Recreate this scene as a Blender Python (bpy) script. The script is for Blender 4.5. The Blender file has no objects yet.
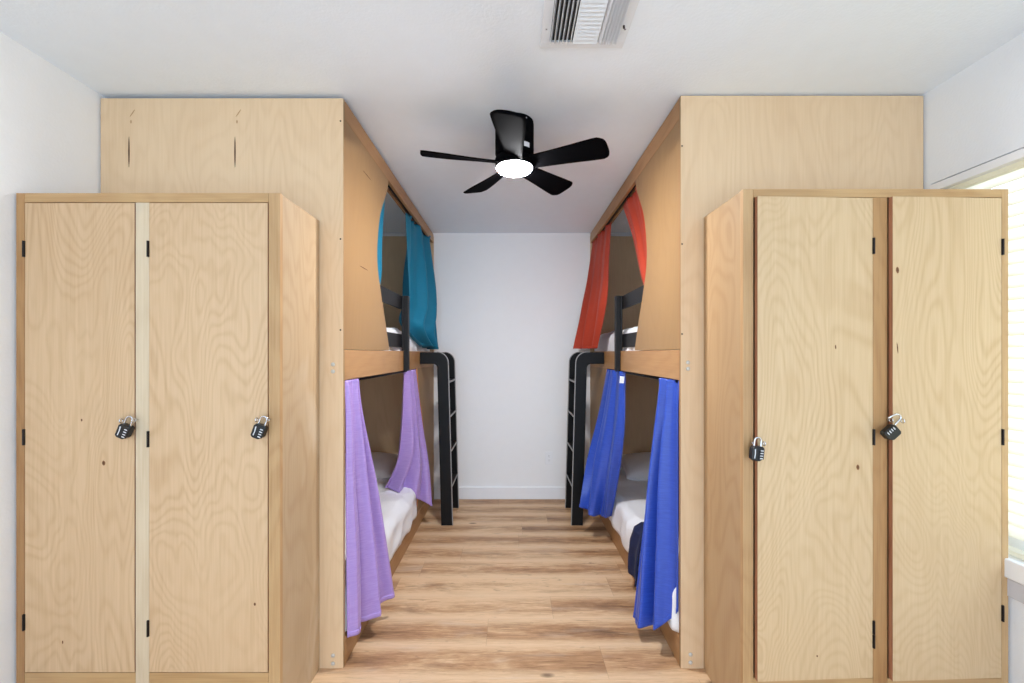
import bpy, bmesh, math, random
from mathutils import Vector, Matrix, noise
random.seed(4)
S = bpy.context.scene
C = S.collection
PI = math.pi

# ------------------------------------------------------------------ measurements
F = 430.0                      # focal length in photo pixels
CAM_Z = 1.335
CEIL = 2.432
BACK = 3.935                   # far wall
WALL = 1.748                   # side walls, +-
REAR = -1.55
BED_Y = 1.82                   # near face of the bunk beds
LOCK_Y = 1.507                 # front of the lockers

def at(px, py, Y):             # photo pixel + distance -> point of the room
    return ((px - 512) * Y / F, Y, CAM_Z + (353 - py) * Y / F)

# ------------------------------------------------------------------ object helpers
WORLD = {}
def link(o):
    C.objects.link(o); return o

def props(o, label=None, cat=None, group=None, kind=None):
    if label: o['label'] = label
    if cat: o['category'] = cat
    if group: o['group'] = group
    if kind: o['kind'] = kind
    return o

def thing(name, loc, label, cat, group=None, kind=None):
    o = link(bpy.data.objects.new(name, None))
    o.empty_display_size = 0.05
    o.location = loc; WORLD[o] = Vector(loc)
    return props(o, label, cat, group, kind)

def obj(name, bm, mats, parent=None, origin=None, smooth=False, bevel=0, label=None, solid=0, sub=0):
    """bm holds room coordinates; origin becomes the object's origin."""
    if origin is None:
        origin = WORLD[parent] if parent is not None else Vector((0, 0, 0))
    origin = Vector(origin)
    bmesh.ops.translate(bm, verts=bm.verts, vec=-origin)
    bmesh.ops.recalc_face_normals(bm, faces=bm.faces)
    me = bpy.data.meshes.new(name)
    bm.to_mesh(me); bm.free()
    if not isinstance(mats, (list, tuple)): mats = [mats]
    for m in mats: me.materials.append(m)
    if smooth:
        me.polygons.foreach_set('use_smooth', [True] * len(me.polygons))
    o = link(bpy.data.objects.new(name, me))
    WORLD[o] = origin
    if parent is not None:
        o.parent = parent
        o.location = origin - WORLD[parent]
    else:
        o.location = origin
    if bevel:
        b = o.modifiers.new('bevel', 'BEVEL'); b.width = bevel; b.segments = 2
        b.limit_method = 'ANGLE'; b.angle_limit = math.radians(40)
    if solid:
        s = o.modifiers.new('solid', 'SOLIDIFY'); s.thickness = solid; s.offset = 0
    if sub:
        s = o.modifiers.new('sub', 'SUBSURF'); s.levels = sub; s.render_levels = sub
    if label: o['label'] = label
    return o

def NB(): return bmesh.new()

def box(bm, x0, x1, y0, y1, z0, z1, mi=0):
    x0, x1 = min(x0, x1), max(x0, x1)
    v = [bm.verts.new(p) for p in ((x0,y0,z0),(x1,y0,z0),(x1,y1,z0),(x0,y1,z0),
                                   (x0,y0,z1),(x1,y0,z1),(x1,y1,z1),(x0,y1,z1))]
    for f in ((0,3,2,1),(4,5,6,7),(0,1,5,4),(1,2,6,5),(2,3,7,6),(3,0,4,7)):
        bm.faces.new([v[i] for i in f]).material_index = mi
    return bm

def rotated(bm, verts, about, axis, ang):
    bmesh.ops.rotate(bm, verts=verts, cent=about, matrix=Matrix.Rotation(ang, 3, axis))

def prism(bm, poly, axis, t0, t1, mi=0):
    """poly: 2d points. axis 'x': (y,z) points swept in x; 'y': (x,z); 'z': (x,y)."""
    def p3(a, b, t):
        return {'x': (t, a, b), 'y': (a, t, b), 'z': (a, b, t)}[axis]
    A = [bm.verts.new(p3(a, b, t0)) for a, b in poly]
    B = [bm.verts.new(p3(a, b, t1)) for a, b in poly]
    n = len(poly)
    bm.faces.new(A[::-1]).material_index = mi
    bm.faces.new(B).material_index = mi
    for i in range(n):
        bm.faces.new((A[i], A[(i+1) % n], B[(i+1) % n], B[i])).material_index = mi
    return bm

def tube(bm, pts, r, n=10, mi=0, cap=True):
    pts = [Vector(p) for p in pts]
    rings = []
    prev = None
    for i, p in enumerate(pts):
        d = (pts[min(i+1, len(pts)-1)] - pts[max(i-1, 0)]).normalized()
        if prev is None:
            u = d.orthogonal().normalized()
        else:
            u = (prev - d * prev.dot(d)).normalized()
        prev = u
        w = d.cross(u)
        rr = r[i] if isinstance(r, (list, tuple)) else r
        rings.append([bm.verts.new(p + (u * math.cos(2*PI*k/n) + w * math.sin(2*PI*k/n)) * rr) for k in range(n)])
    for a, b in zip(rings, rings[1:]):
        for k in range(n):
            bm.faces.new((a[k], a[(k+1) % n], b[(k+1) % n], b[k])).material_index = mi
    if cap:
        bm.faces.new(rings[0][::-1]).material_index = mi
        bm.faces.new(rings[-1]).material_index = mi
    return bm

def lathe(bm, prof, cx, cy, n=40, mi=0):
    """prof: (radius, z) from top to bottom."""
    rings = []
    for r, z in prof:
        if r < 1e-5: rings.append([bm.verts.new((cx, cy, z))])
        else: rings.append([bm.verts.new((cx + r*math.cos(2*PI*k/n), cy + r*math.sin(2*PI*k/n), z)) for k in range(n)])
    for a, b in zip(rings, rings[1:]):
        for k in range(n):
            if len(a) == 1 and len(b) == 1: continue
            if len(a) == 1: f = (a[0], b[(k+1) % n], b[k])
            elif len(b) == 1: f = (a[k], a[(k+1) % n], b[0])
            else: f = (a[k], a[(k+1) % n], b[(k+1) % n], b[k])
            bm.faces.new(f).material_index = mi
    return bm

def grid(bm, fn, nu, nv, mi=0):
    V = [[bm.verts.new(fn(i/nu, j/nv)) for i in range(nu+1)] for j in range(nv+1)]
    for j in range(nv):
        for i in range(nu):
            bm.faces.new((V[j][i], V[j][i+1], V[j+1][i+1], V[j+1][i])).material_index = mi
    return bm

def lerp(a, b, t): return a + (b - a) * t
def smooth01(t):
    t = max(0, min(1, t)); return t*t*(3-2*t)
def nz(x, y, z): return noise.noise(Vector((x, y, z)))

def mark(bm, x, y, z, hx, hz, mi, tilt=0, n=10, axis='y', out=-1):
    """A small thin dark plug (knot or check in the veneer) on a panel face, pointed at both ends."""
    poly = []
    for k in range(n):
        a = 2*PI*k/n
        px = hx*math.copysign(abs(math.cos(a))**1.0, math.cos(a)); pz = hz*math.sin(a)
        px *= (1 - abs(math.sin(a))**3 * 0.5)
        poly.append((px*math.cos(tilt) - pz*math.sin(tilt), px*math.sin(tilt) + pz*math.cos(tilt)))
    if axis == 'y':
        prism(bm, [(x+a, z+b) for a, b in poly], 'y', y + out*0.0005, y - out*0.002, mi)
    else:
        prism(bm, [(y+a, z+b) for a, b in poly], 'x', x + out*0.0005, x - out*0.002, mi)

# ------------------------------------------------------------------ materials
def lin(c):
    return tuple(((v/255)/12.92 if v/255 <= .04045 else ((v/255+.055)/1.055)**2.4) for v in c)

def newmat(name):
    m = bpy.data.materials.new(name); m.use_nodes = True
    nt = m.node_tree
    for n in list(nt.nodes): nt.nodes.remove(n)
    out = nt.nodes.new('ShaderNodeOutputMaterial')
    b = nt.nodes.new('ShaderNodeBsdfPrincipled')
    nt.links.new(b.outputs[0], out.inputs[0])
    return m, nt, b, out

def N(nt, t, **kw):
    n = nt.nodes.new('ShaderNode' + t)
    for k, v in kw.items(): setattr(n, k, v)
    return n

def math_node(nt, op, a, b=None, c=None):
    n = N(nt, 'Math', operation=op)
    for i, v in enumerate((a, b, c)):
        if v is None: continue
        if isinstance(v, (int, float)): n.inputs[i].default_value = v
        else: nt.links.new(v, n.inputs[i])
    return n.outputs[0]

def mixc(nt, fac, a, b):
    n = N(nt, 'Mix', data_type='RGBA')
    if isinstance(fac, (int, float)): n.inputs[0].default_value = fac
    else: nt.links.new(fac, n.inputs[0])
    for i, v in ((6, a), (7, b)):
        if isinstance(v, tuple): n.inputs[i].default_value = (*v[:3], 1)
        else: nt.links.new(v, n.inputs[i])
    return n.outputs[2]

def noise_node(nt, vec, scale, detail=2, rough=.5, dist=0):
    n = N(nt, 'TexNoise')
    nt.links.new(vec, n.inputs['Vector'])
    n.inputs['Scale'].default_value = scale; n.inputs['Detail'].default_value = detail
    n.inputs['Roughness'].default_value = rough; n.inputs['Distortion'].default_value = dist
    return n.outputs['Fac']

def bump(nt, b, h, strength, dist):
    n = N(nt, 'Bump'); n.inputs['Strength'].default_value = strength; n.inputs['Distance'].default_value = dist
    nt.links.new(h, n.inputs['Height']); nt.links.new(n.outputs[0], b.inputs['Normal'])

def plain(name, rgb, rough=.5, metal=0, spec=.5, bump_amt=0, bump_scale=300, var=.06):
    m, nt, b, out = newmat(name)
    tc = N(nt, 'TexCoord')
    c = lin(rgb)
    n = noise_node(nt, tc.outputs['Object'], 14, 3)
    d = tuple(v*(1-var) for v in c); l = tuple(min(1, v*(1+var)) for v in c)
    nt.links.new(mixc(nt, n, d, l), b.inputs['Base Color'])
    b.inputs['Roughness'].default_value = rough; b.inputs['Metallic'].default_value = metal
    b.inputs['Specular IOR Level'].default_value = spec
    if bump_amt:
        bump(nt, b, noise_node(nt, tc.outputs['Object'], bump_scale, 2), bump_amt, .002)
    return m

def wood(name, light, dark, axis='z', contour=.3, fine=.25, tint=.35, rough=.42, lines=55, patch=None, spec=.35):
    m, nt, b, out = newmat(name)
    tc = N(nt, 'TexCoord'); oi = N(nt, 'ObjectInfo')
    add = N(nt, 'VectorMath', operation='ADD')
    cmb = N(nt, 'CombineXYZ')
    r = math_node(nt, 'MULTIPLY', oi.outputs['Random'], 37.0)
    for i in range(3): nt.links.new(r, cmb.inputs[i])
    nt.links.new(tc.outputs['Object'], add.inputs[0]); nt.links.new(cmb.outputs[0], add.inputs[1])
    def stretched(k):
        mp = N(nt, 'Mapping')
        mp.inputs['Scale'].default_value = {'x': (k,1,1), 'y': (1,k,1), 'z': (1,1,k)}[axis]
        nt.links.new(add.outputs[0], mp.inputs[0]); return mp.outputs[0]
    n1 = noise_node(nt, stretched(.30), 3.4, 2.6, .40, .5)
    s = math_node(nt, 'SINE', math_node(nt, 'MULTIPLY', n1, lines*2.0))
    s = math_node(nt, 'POWER', math_node(nt, 'MULTIPLY_ADD', s, .5, .5), 2.2)
    strength = noise_node(nt, stretched(.5), 2.6, 1)
    s = math_node(nt, 'MULTIPLY', s, math_node(nt, 'MULTIPLY', strength, contour*1.6))
    f = noise_node(nt, stretched(.03), 130, 3, .6)
    f = math_node(nt, 'MULTIPLY', math_node(nt, 'SUBTRACT', f, .42), fine*2.2)
    t = noise_node(nt, stretched(.35), 2.1, 2)
    t = math_node(nt, 'MULTIPLY', math_node(nt, 'SUBTRACT', t, .38), tint*2.0)
    fac = math_node(nt, 'ADD', math_node(nt, 'ADD', s, f), t)
    cl = N(nt, 'Clamp'); nt.links.new(fac, cl.inputs[0])
    col = mixc(nt, cl.outputs[0], lin(light), lin(dark))
    if patch:
        p = noise_node(nt, stretched(.4), 5.0, 2, .5, 1.0)
        mr = N(nt, 'MapRange'); mr.inputs['From Min'].default_value = .56; mr.inputs['From Max'].default_value = .74
        nt.links.new(p, mr.inputs[0])
        col = mixc(nt, math_node(nt, 'MULTIPLY', mr.outputs[0], .55), col, lin(patch))
    nt.links.new(col, b.inputs['Base Color'])
    b.inputs['Roughness'].default_value = rough
    b.inputs['Specular IOR Level'].default_value = spec
    bump(nt, b, f, .12, .001)
    return m

def cloth(name, rgb, rgb2, rough=.5, sheen=.3, slub='z', slub_amt=.35, spec=.3):
    m, nt, b, out = newmat(name)
    tc = N(nt, 'TexCoord'); mp = N(nt, 'Mapping')
    mp.inputs['Scale'].default_value = (18, 18, 260) if slub == 'z' else (160, 160, 160)
    nt.links.new(tc.outputs['Object'], mp.inputs[0])
    n = noise_node(nt, mp.outputs[0], 1.0, 3, .6)
    mr = N(nt, 'MapRange'); mr.inputs['From Min'].default_value = .35; mr.inputs['From Max'].default_value = .7
    nt.links.new(n, mr.inputs[0])
    nt.links.new(mixc(nt, math_node(nt, 'MULTIPLY', mr.outputs[0], slub_amt*2), lin(rgb), lin(rgb2)), b.inputs['Base Color'])
    b.inputs['Roughness'].default_value = rough
    b.inputs['Sheen Weight'].default_value = sheen*.15
    b.inputs['Specular IOR Level'].default_value = spec
    bump(nt, b, n, .10, .002)
    return m

def emit(name, rgb, strength):
    m, nt, b, out = newmat(name)
    b.inputs['Base Color'].default_value = (1, 1, 1, 1)
    b.inputs['Emission Color'].default_value = (*lin(rgb), 1)
    b.inputs['Emission Strength'].default_value = strength
    return m

# birch plywood of the lockers and beds, solid lumber of their frames
M_DOOR   = wood('birch_door', (211,178,140), (174,134,92), contour=.27, fine=.34, tint=.30, lines=112)
M_DOOR_R = wood('birch_door_pale', (211,182,143), (178,140,97), contour=.25, fine=.32, tint=.26, lines=112)
M_PANEL  = wood('birch_panel', (225,195,158), (196,157,117), contour=.16, fine=.22, tint=.28, lines=60)
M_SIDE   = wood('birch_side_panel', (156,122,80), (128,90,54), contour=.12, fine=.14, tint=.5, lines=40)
M_LSIDE  = wood('birch_locker_side', (188,163,130), (152,119,85), contour=.18, fine=.25, tint=.5, lines=50, patch=(204,188,164))
M_LSIDE_R= wood('birch_locker_side_warm', (186,156,118), (152,114,76), contour=.25, fine=.2, tint=.45, lines=60)
M_INNER  = wood('birch_inner_panel', (216,188,152), (186,154,116), contour=.12, fine=.2, tint=.4, lines=40)
M_RAIL_Y = wood('bed_rail_wood', (178,136,90), (146,98,56), axis='y', contour=.22, fine=.3, tint=.5, lines=40)
M_LUM_Z  = wood('lumber_stile', (196,160,115), (158,116,74), contour=.22, fine=.45, tint=.35, lines=40)
M_LUM_X  = wood('lumber_rail', (194,157,110), (156,114,72), axis='x', contour=.22, fine=.45, tint=.35, lines=40)
M_LUM_PALE = wood('lumber_pale_stile', (214,194,164), (182,154,120), contour=.15, fine=.45, tint=.3, lines=30, patch=(190,176,154))
M_LUM_DARK = wood('lumber_dark_stile', (178,136,90), (138,92,54), contour=.25, fine=.5, tint=.5, lines=40)
M_PLYEDGE = wood('plywood_edge', (176,122,92), (120,72,50), contour=.2, fine=.8, tint=.4, lines=20)
M_PLYEDGE_O = plain('routed_ply_edge', (206,140,92), .5, var=.15)
M_CRACK = plain('veneer_crack', (96,62,36), .8, var=.2)
M_KNOT = plain('veneer_knot', (128,84,48), .7, var=.25)
M_FAINT = plain('faint_knot', (178,136,94), .7, var=.2)
M_HOLE = plain('screw_hole', (40,32,26), .8)
M_BLACK = plain('black_paint', (8,8,9), .5, var=.2, spec=.25)
M_BLACKW = plain('black_stained_board', (22,21,22), .5, spec=.3, var=.25, bump_amt=.1, bump_scale=90)
M_EDGE = plain('light_grey_edge', (150,148,146), .5)
M_FAN = plain('black_fan', (8,8,10), .75, var=.1, spec=.1)
M_FAN.node_tree.nodes['Principled BSDF'].inputs['IOR'].default_value = 1.18
M_LOCKB = plain('black_lock', (16,16,18), .35)
M_STEEL = plain('chrome', (215,215,218), .22, metal=1, var=.03)
M_BOLT = plain('zinc_bolt', (206,204,198), .4, metal=.4)
M_HINGE = plain('dark_hinge', (34,26,22), .45, metal=.5)
M_WHITE = plain('white_metal', (226,231,236), .4, var=.02)
M_MARK = plain('white_print', (215,215,218), .5, var=.05)
M_DARKBOX = plain('duct_dark', (44,44,46), .8)
M_TRIM = plain('white_trim', (242,243,245), .4, var=.02)
M_TRIM2 = plain('grey_trim', (206,206,212), .45, var=.02)
M_WALL = plain('painted_wall', (243,243,243), .75, spec=.2, bump_amt=.35, bump_scale=110, var=.015)
M_WALL_R = plain('painted_wall_right', (236,239,243), .75, spec=.2, bump_amt=.35, bump_scale=110, var=.015)
M_CEIL = plain('painted_ceiling', (235,243,251), .85, spec=.15, bump_amt=.4, bump_scale=90, var=.02)
M_SHEET = plain('white_sheet', (240,241,243), .8, spec=.15, bump_amt=.1, bump_scale=60, var=.02)
M_PILLOW = plain('white_pillow', (238,238,240), .8, spec=.15, bump_amt=.1, bump_scale=60, var=.02)
M_BLIND = plain('cream_blind', (246,241,228), .5, var=.02)
def translucent(m, amt):
    nt = m.node_tree
    b = next(n for n in nt.nodes if n.type == 'BSDF_PRINCIPLED'); out = next(n for n in nt.nodes if n.type == 'OUTPUT_MATERIAL')
    tl = N(nt, 'BsdfTranslucent'); nt.links.new(b.inputs['Base Color'].links[0].from_socket, tl.inputs[0])
    mx = N(nt, 'MixShader'); mx.inputs[0].default_value = amt
    nt.links.new(b.outputs[0], mx.inputs[1]); nt.links.new(tl.outputs[0], mx.inputs[2]); nt.links.new(mx.outputs[0], out.inputs[0])
translucent(M_BLIND, .68)
M_PURPLE = cloth('lilac_satin', (164,134,202), (186,160,216), .36, .3, spec=.5)
M_BLUE = cloth('royal_blue_satin', (44,74,172), (60,94,194), .36, .2, spec=.5)
M_TEAL = cloth('teal_cloth', (17,112,142), (24,124,154), .6, .15, slub_amt=.2)
M_ORANGE = cloth('orange_cloth', (172,56,33), (184,70,44), .6, .15, slub_amt=.2)
M_NAVY = cloth('navy_cloth', (22,30,62), (32,40,76), .8, .2, slub='n')
M_LAMP = emit('fan_light', (252,252,255), 290.0)
M_TOE = plain('locker_toe', (140,92,54), .7, var=.2)

# window glass: clear to light, with a faint reflection
M_GLASS, nt, b, out = newmat('window_glass')
tr = N(nt, 'BsdfTransparent'); gl = N(nt, 'BsdfGlossy'); gl.inputs['Roughness'].default_value = .02
mx = N(nt, 'MixShader'); mx.inputs[0].default_value = .06
nt.links.new(tr.outputs[0], mx.inputs[1]); nt.links.new(gl.outputs[0], mx.inputs[2]); nt.links.new(mx.outputs[0], out.inputs[0])

# vinyl plank floor, planks running across the room
def floor_material():
    m, nt, b, out = newmat('vinyl_plank')
    tc = N(nt, 'TexCoord'); sp = N(nt, 'SeparateXYZ')
    nt.links.new(tc.outputs['Object'], sp.inputs[0])
    X, Y = sp.outputs[0], sp.outputs[1]
    W, L = .2, 1.22
    yy = math_node(nt, 'DIVIDE', math_node(nt, 'SUBTRACT', Y, .16), W)
    row = math_node(nt, 'FLOOR', yy); fy = math_node(nt, 'FRACT', yy)
    wn = N(nt, 'TexWhiteNoise', noise_dimensions='1D'); nt.links.new(row, wn.inputs['W'])
    xx = math_node(nt, 'DIVIDE', math_node(nt, 'ADD', X, math_node(nt, 'MULTIPLY', wn.outputs[0], 5.0)), L)
    colm = math_node(nt, 'FLOOR', xx); fx = math_node(nt, 'FRACT', xx)
    cv = N(nt, 'CombineXYZ'); nt.links.new(row, cv.inputs[0]); nt.links.new(colm, cv.inputs[1])
    wn2 = N(nt, 'TexWhiteNoise', noise_dimensions='3D'); nt.links.new(cv.outputs[0], wn2.inputs['Vector'])
    rnd = wn2.outputs[0]
    def coords(sx, sy, k):
        c = N(nt, 'CombineXYZ')
        nt.links.new(math_node(nt, 'MULTIPLY', X, sx), c.inputs[0])
        nt.links.new(math_node(nt, 'MULTIPLY', Y, sy), c.inputs[1])
        nt.links.new(math_node(nt, 'MULTIPLY', rnd, k), c.inputs[2])
        return c.outputs[0]
    band = noise_node(nt, coords(1.5, 9, 40), 1.0, 8, .72, .4)
    grain = noise_node(nt, coords(9, 150, 30), 1.0, 5, .7, .8)
    fleck = noise_node(nt, coords(9, 40, 60), 1.0, 3, .6, .8)
    # each plank's own print: darker along its middle, paler along the long edges
    mid = math_node(nt, 'SINE', math_node(nt, 'MULTIPLY', fy, PI))
    mr = N(nt, 'MapRange'); mr.inputs['From Min'].default_value = .34; mr.inputs['From Max'].default_value = .68
    nt.links.new(band, mr.inputs[0])
    f = math_node(nt, 'MULTIPLY', mr.outputs[0], math_node(nt, 'MULTIPLY_ADD', math_node(nt, 'POWER', mid, 1.4), 1.0, .04))
    f = math_node(nt, 'ADD', math_node(nt, 'MULTIPLY', f, .85), math_node(nt, 'MULTIPLY', math_node(nt, 'SUBTRACT', grain, .5), 1.3))
    f = math_node(nt, 'ADD', f, math_node(nt, 'MULTIPLY', math_node(nt, 'SUBTRACT', rnd, .45), .3))
    cl = N(nt, 'Clamp'); nt.links.new(f, cl.inputs[0])
    ramp = N(nt, 'ValToRGB'); cr = ramp.color_ramp
    cr.elements[0].position = 0; cr.elements[0].color = (*lin((222,188,148)), 1)
    cr.elements[1].position = 1; cr.elements[1].color = (*lin((104,72,48)), 1)
    e = cr.elements.new(.45); e.color = (*lin((182,140,101)), 1)
    nt.links.new(cl.outputs[0], ramp.inputs[0])
    mr2 = N(nt, 'MapRange'); mr2.inputs['From Min'].default_value = .62; mr2.inputs['From Max'].default_value = .78
    nt.links.new(fleck, mr2.inputs[0])
    col = mixc(nt, math_node(nt, 'MULTIPLY', mr2.outputs[0], .7), ramp.outputs[0], lin((92,66,48)))
    # pale strip along the near edge of each plank, greyer streak behind it
    er = N(nt, 'MapRange'); er.inputs['From Min'].default_value = .30; er.inputs['From Max'].default_value = .0
    nt.links.new(fy, er.inputs[0])
    er2 = N(nt, 'MapRange'); er2.inputs['From Min'].default_value = .84; er2.inputs['From Max'].default_value = 1.0
    nt.links.new(fy, er2.inputs[0])
    ef = math_node(nt, 'MULTIPLY', math_node(nt, 'MAXIMUM', er.outputs[0], math_node(nt, 'MULTIPLY', er2.outputs[0], .6)), .6)
    col = mixc(nt, ef, col, lin((226,196,160)))
    st = noise_node(nt, coords(2.4, 10, 70), 1.0, 5, .65, .8)
    sr = N(nt, 'MapRange'); sr.inputs['From Min'].default_value = .5; sr.inputs['From Max'].default_value = .72
    nt.links.new(st, sr.inputs[0])
    col = mixc(nt, math_node(nt, 'MULTIPLY', math_node(nt, 'MULTIPLY', sr.outputs[0], mid), .6), col, lin((128,98,74)))
    # knots
    vo = N(nt, 'TexVoronoi'); nt.links.new(coords(2.2, 5.0, 15), vo.inputs['Vector']); vo.inputs['Scale'].default_value = 1.0
    k = N(nt, 'MapRange'); k.inputs['From Min'].default_value = .04; k.inputs['From Max'].default_value = .085
    k.inputs['To Min'].default_value = .75; k.inputs['To Max'].default_value = 0
    nt.links.new(vo.outputs['Distance'], k.inputs[0])
    col = mixc(nt, k.outputs[0], col, lin((84,58,40)))
    # joints
    gy = math_node(nt, 'LESS_THAN', math_node(nt, 'ABSOLUTE', math_node(nt, 'SUBTRACT', fy, .5)), .4955)
    gx = math_node(nt, 'LESS_THAN', math_node(nt, 'ABSOLUTE', math_node(nt, 'SUBTRACT', fx, .5)), .4988)
    g = math_node(nt, 'SUBTRACT', 1.0, math_node(nt, 'MULTIPLY', gy, gx))
    col = mixc(nt, math_node(nt, 'MULTIPLY', g, .22), col, lin((96,68,48)))
    wash = noise_node(nt, coords(2.2, 14, 25), 1.0, 4, .6, .5)
    wr = N(nt, 'MapRange'); wr.inputs['From Min'].default_value = .56; wr.inputs['From Max'].default_value = .72
    nt.links.new(wash, wr.inputs[0])
    col = mixc(nt, math_node(nt, 'MULTIPLY', wr.outputs[0], .4), col, lin((208,186,164)))
    nt.links.new(col, b.inputs['Base Color'])
    b.inputs['Roughness'].default_value = .42; b.inputs['Specular IOR Level'].default_value = .35
    bump(nt, b, math_node(nt, 'SUBTRACT', math_node(nt, 'MULTIPLY', grain, .3), g), .25, .001)
    return m
M_FLOOR = floor_material()

# ------------------------------------------------------------------ room shell
def struct(name, bm, m, **kw):
    o = obj(name, bm, m, **kw); o['kind'] = 'structure'; return o

T = .12
struct('floor', box(NB(), -WALL-T, WALL+T, REAR-T, BACK+T, -.1, 0), M_FLOOR)
struct('ceiling', box(NB(), -WALL-T, WALL+T, REAR-T, BACK+T, CEIL, CEIL+.1), M_CEIL)
struct('wall_back', box(NB(), -WALL-T, WALL+T, BACK, BACK+T, 0, CEIL), M_WALL)
struct('wall_left', box(NB(), -WALL-T, -WALL, REAR, BACK, 0, CEIL), M_WALL)
# right wall with the window opening
WY0, WY1, WZ0, WZ1 = .50, 1.795, .617, 2.040
bm = NB()
box(bm, WALL, WALL+T, REAR, WY0, 0, CEIL); box(bm, WALL, WALL+T, WY1, BACK, 0, CEIL)
box(bm, WALL, WALL+T, WY0, WY1, 0, WZ0); box(bm, WALL, WALL+T, WY0, WY1, WZ1, CEIL)
struct('wall_right', bm, M_WALL_R)
# rear wall behind the camera: unseen, its wide opening added to let in frontal light
bm = NB()
RX = 1.56
box(bm, -WALL-T, -RX, REAR-T, REAR, 0, CEIL); box(bm, RX, WALL+T, REAR-T, REAR, 0, CEIL)
box(bm, -RX, RX, REAR-T, REAR, 2.3, CEIL)
struct('wall_rear', bm, M_WALL)

def baseboard(name, x0, x1, y0, y1):
    bm = NB(); box(bm, x0, x1, y0, y1, 0, .112)
    struct(name, bm, M_TRIM, bevel=.004)
baseboard('baseboard_back', -.712, .712, BACK-.014, BACK-.0005)
baseboard('baseboard_left', -WALL+.0005, -WALL+.014, REAR, LOCK_Y-.004)
baseboard('baseboard_right', WALL-.014, WALL-.0005, REAR, LOCK_Y-.004)

# window in the right wall
w = thing('window_1', (WALL, (WY0+WY1)/2, WZ0), None, None); w['kind'] = 'structure'
bm = NB(); g0 = .010
box(bm, WALL-.004, WALL+T-.005, WY0, WY1, WZ1-.036, WZ1-.005)          # head
box(bm, WALL+.004, WALL+T-.005, WY0, WY0+.03, WZ0, WZ1-.04)
box(bm, WALL+.004, WALL+T-.005, WY1-.03, WY1, WZ0, WZ1-.04)
obj('window_jamb', bm, M_TRIM, w, bevel=.002)
bm = NB(); xs0, xs1 = WALL+.07, WALL+.10
for a, c_, z0, z1 in ((WY0+.03, WY1-.03, WZ0+.0, WZ0+.05), (WY0+.03, WY1-.03, WZ1-.055, WZ1-.04),
                      (WY0+.03, WY0+.07, WZ0+.05, WZ1-.055), (WY1-.07, WY1-.03, WZ0+.05, WZ1-.055)):
    box(bm, xs0, xs1, a, c_, z0, z1)
obj('sash', bm, M_TRIM, w, bevel=.002)
obj('glass_pane', box(NB(), WALL+.083, WALL+.087, WY0+.06, WY1-.06, WZ0+.04, WZ1-.045), M_GLASS, w)
bm = NB(); box(bm, WALL-.022, WALL+.07, WY0-.04, WY1+.02, WZ0-.068, WZ0-.001)
obj('window_sill', bm, M_TRIM, w, bevel=.005)
bm = NB(); box(bm, WALL-.012, WALL-.0005, WY0-.02, WY1+.02, .482, WZ0-.07)
obj('window_apron', bm, M_TRIM2, w, bevel=.004)

# half-raised slatted blind
bl = thing('window_blind', (WALL+.03, (WY0+WY1)/2, WZ0), 'cream closed slatted blind glowing with daylight in the window at right', 'blind')
obj('headrail', box(NB(), WALL+.012, WALL+.055, WY0+.035, WY1-.035, WZ1-.058, WZ1-.040), M_BLIND, bl, bevel=.003)
zt = WZ1-.075; k = 0
while zt > WZ0+.05:
    bm = NB(); box(bm, WALL+.009, WALL+.057, WY0+.038, WY1-.038, zt-.0015, zt+.0015)
    rotated(bm, bm.verts, (WALL+.033, 0, zt), 'Y', math.radians(-68))
    obj('slat', bm, M_BLIND, bl); zt -= .042
obj('bottom_rail', box(NB(), WALL+.012, WALL+.055, WY0+.038, WY1-.038, WZ0+.004, WZ0+.022), M_BLIND, bl, bevel=.004)

# wall outlet
ox, _, oz = at(549, 458, BACK)
ou = thing('wall_outlet', (ox, BACK, oz), 'white duplex power outlet low on the far white wall', 'outlet')
obj('cover_plate', box(NB(), ox-.035, ox+.035, BACK-.006, BACK-.0005, oz-.058, oz+.058), M_TRIM, ou, bevel=.003)
for dz in (-.02, .02):
    bm = NB(); prism(bm, [(ox+.016*math.cos(a*PI/8), oz+dz+.0145*math.sin(a*PI/8)) for a in range(16)], 'y', BACK-.0085, BACK-.005)
    soc = obj('socket', bm, M_TRIM, ou)
    bm = NB()
    for dx in (-.006, .006): box(bm, ox+dx-.001, ox+dx+.001, BACK-.0088, BACK-.008, oz+dz-.001, oz+dz+.008)
    box(bm, ox-.002, ox+.002, BACK-.0088, BACK-.008, oz+dz-.010, oz+dz-.006)
    obj('slots', bm, M_EDGE, soc)

# ------------------------------------------------------------------ bunk beds
X_OUT, X_WALL, Y_END = .714, 1.741, BACK - .004

def curve_pts(pts, n=6):
    """Catmull-Rom through 2d points."""
    P = [pts[0]] + list(pts) + [pts[-1]]; out_ = []
    for i in range(1, len(P)-2):
        for k in range(n):
            t = k/n
            q = []
            for d in range(2):
                a, b_, c_, e = P[i-1][d], P[i][d], P[i+1][d], P[i+2][d]
                q.append(.5*((2*b_) + (-a+c_)*t + (2*a-5*b_+4*c_-e)*t*t + (-a+3*b_-3*c_+e)*t**3))
            out_.append(tuple(q))
    out_.append(tuple(pts[-1])); return out_

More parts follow.
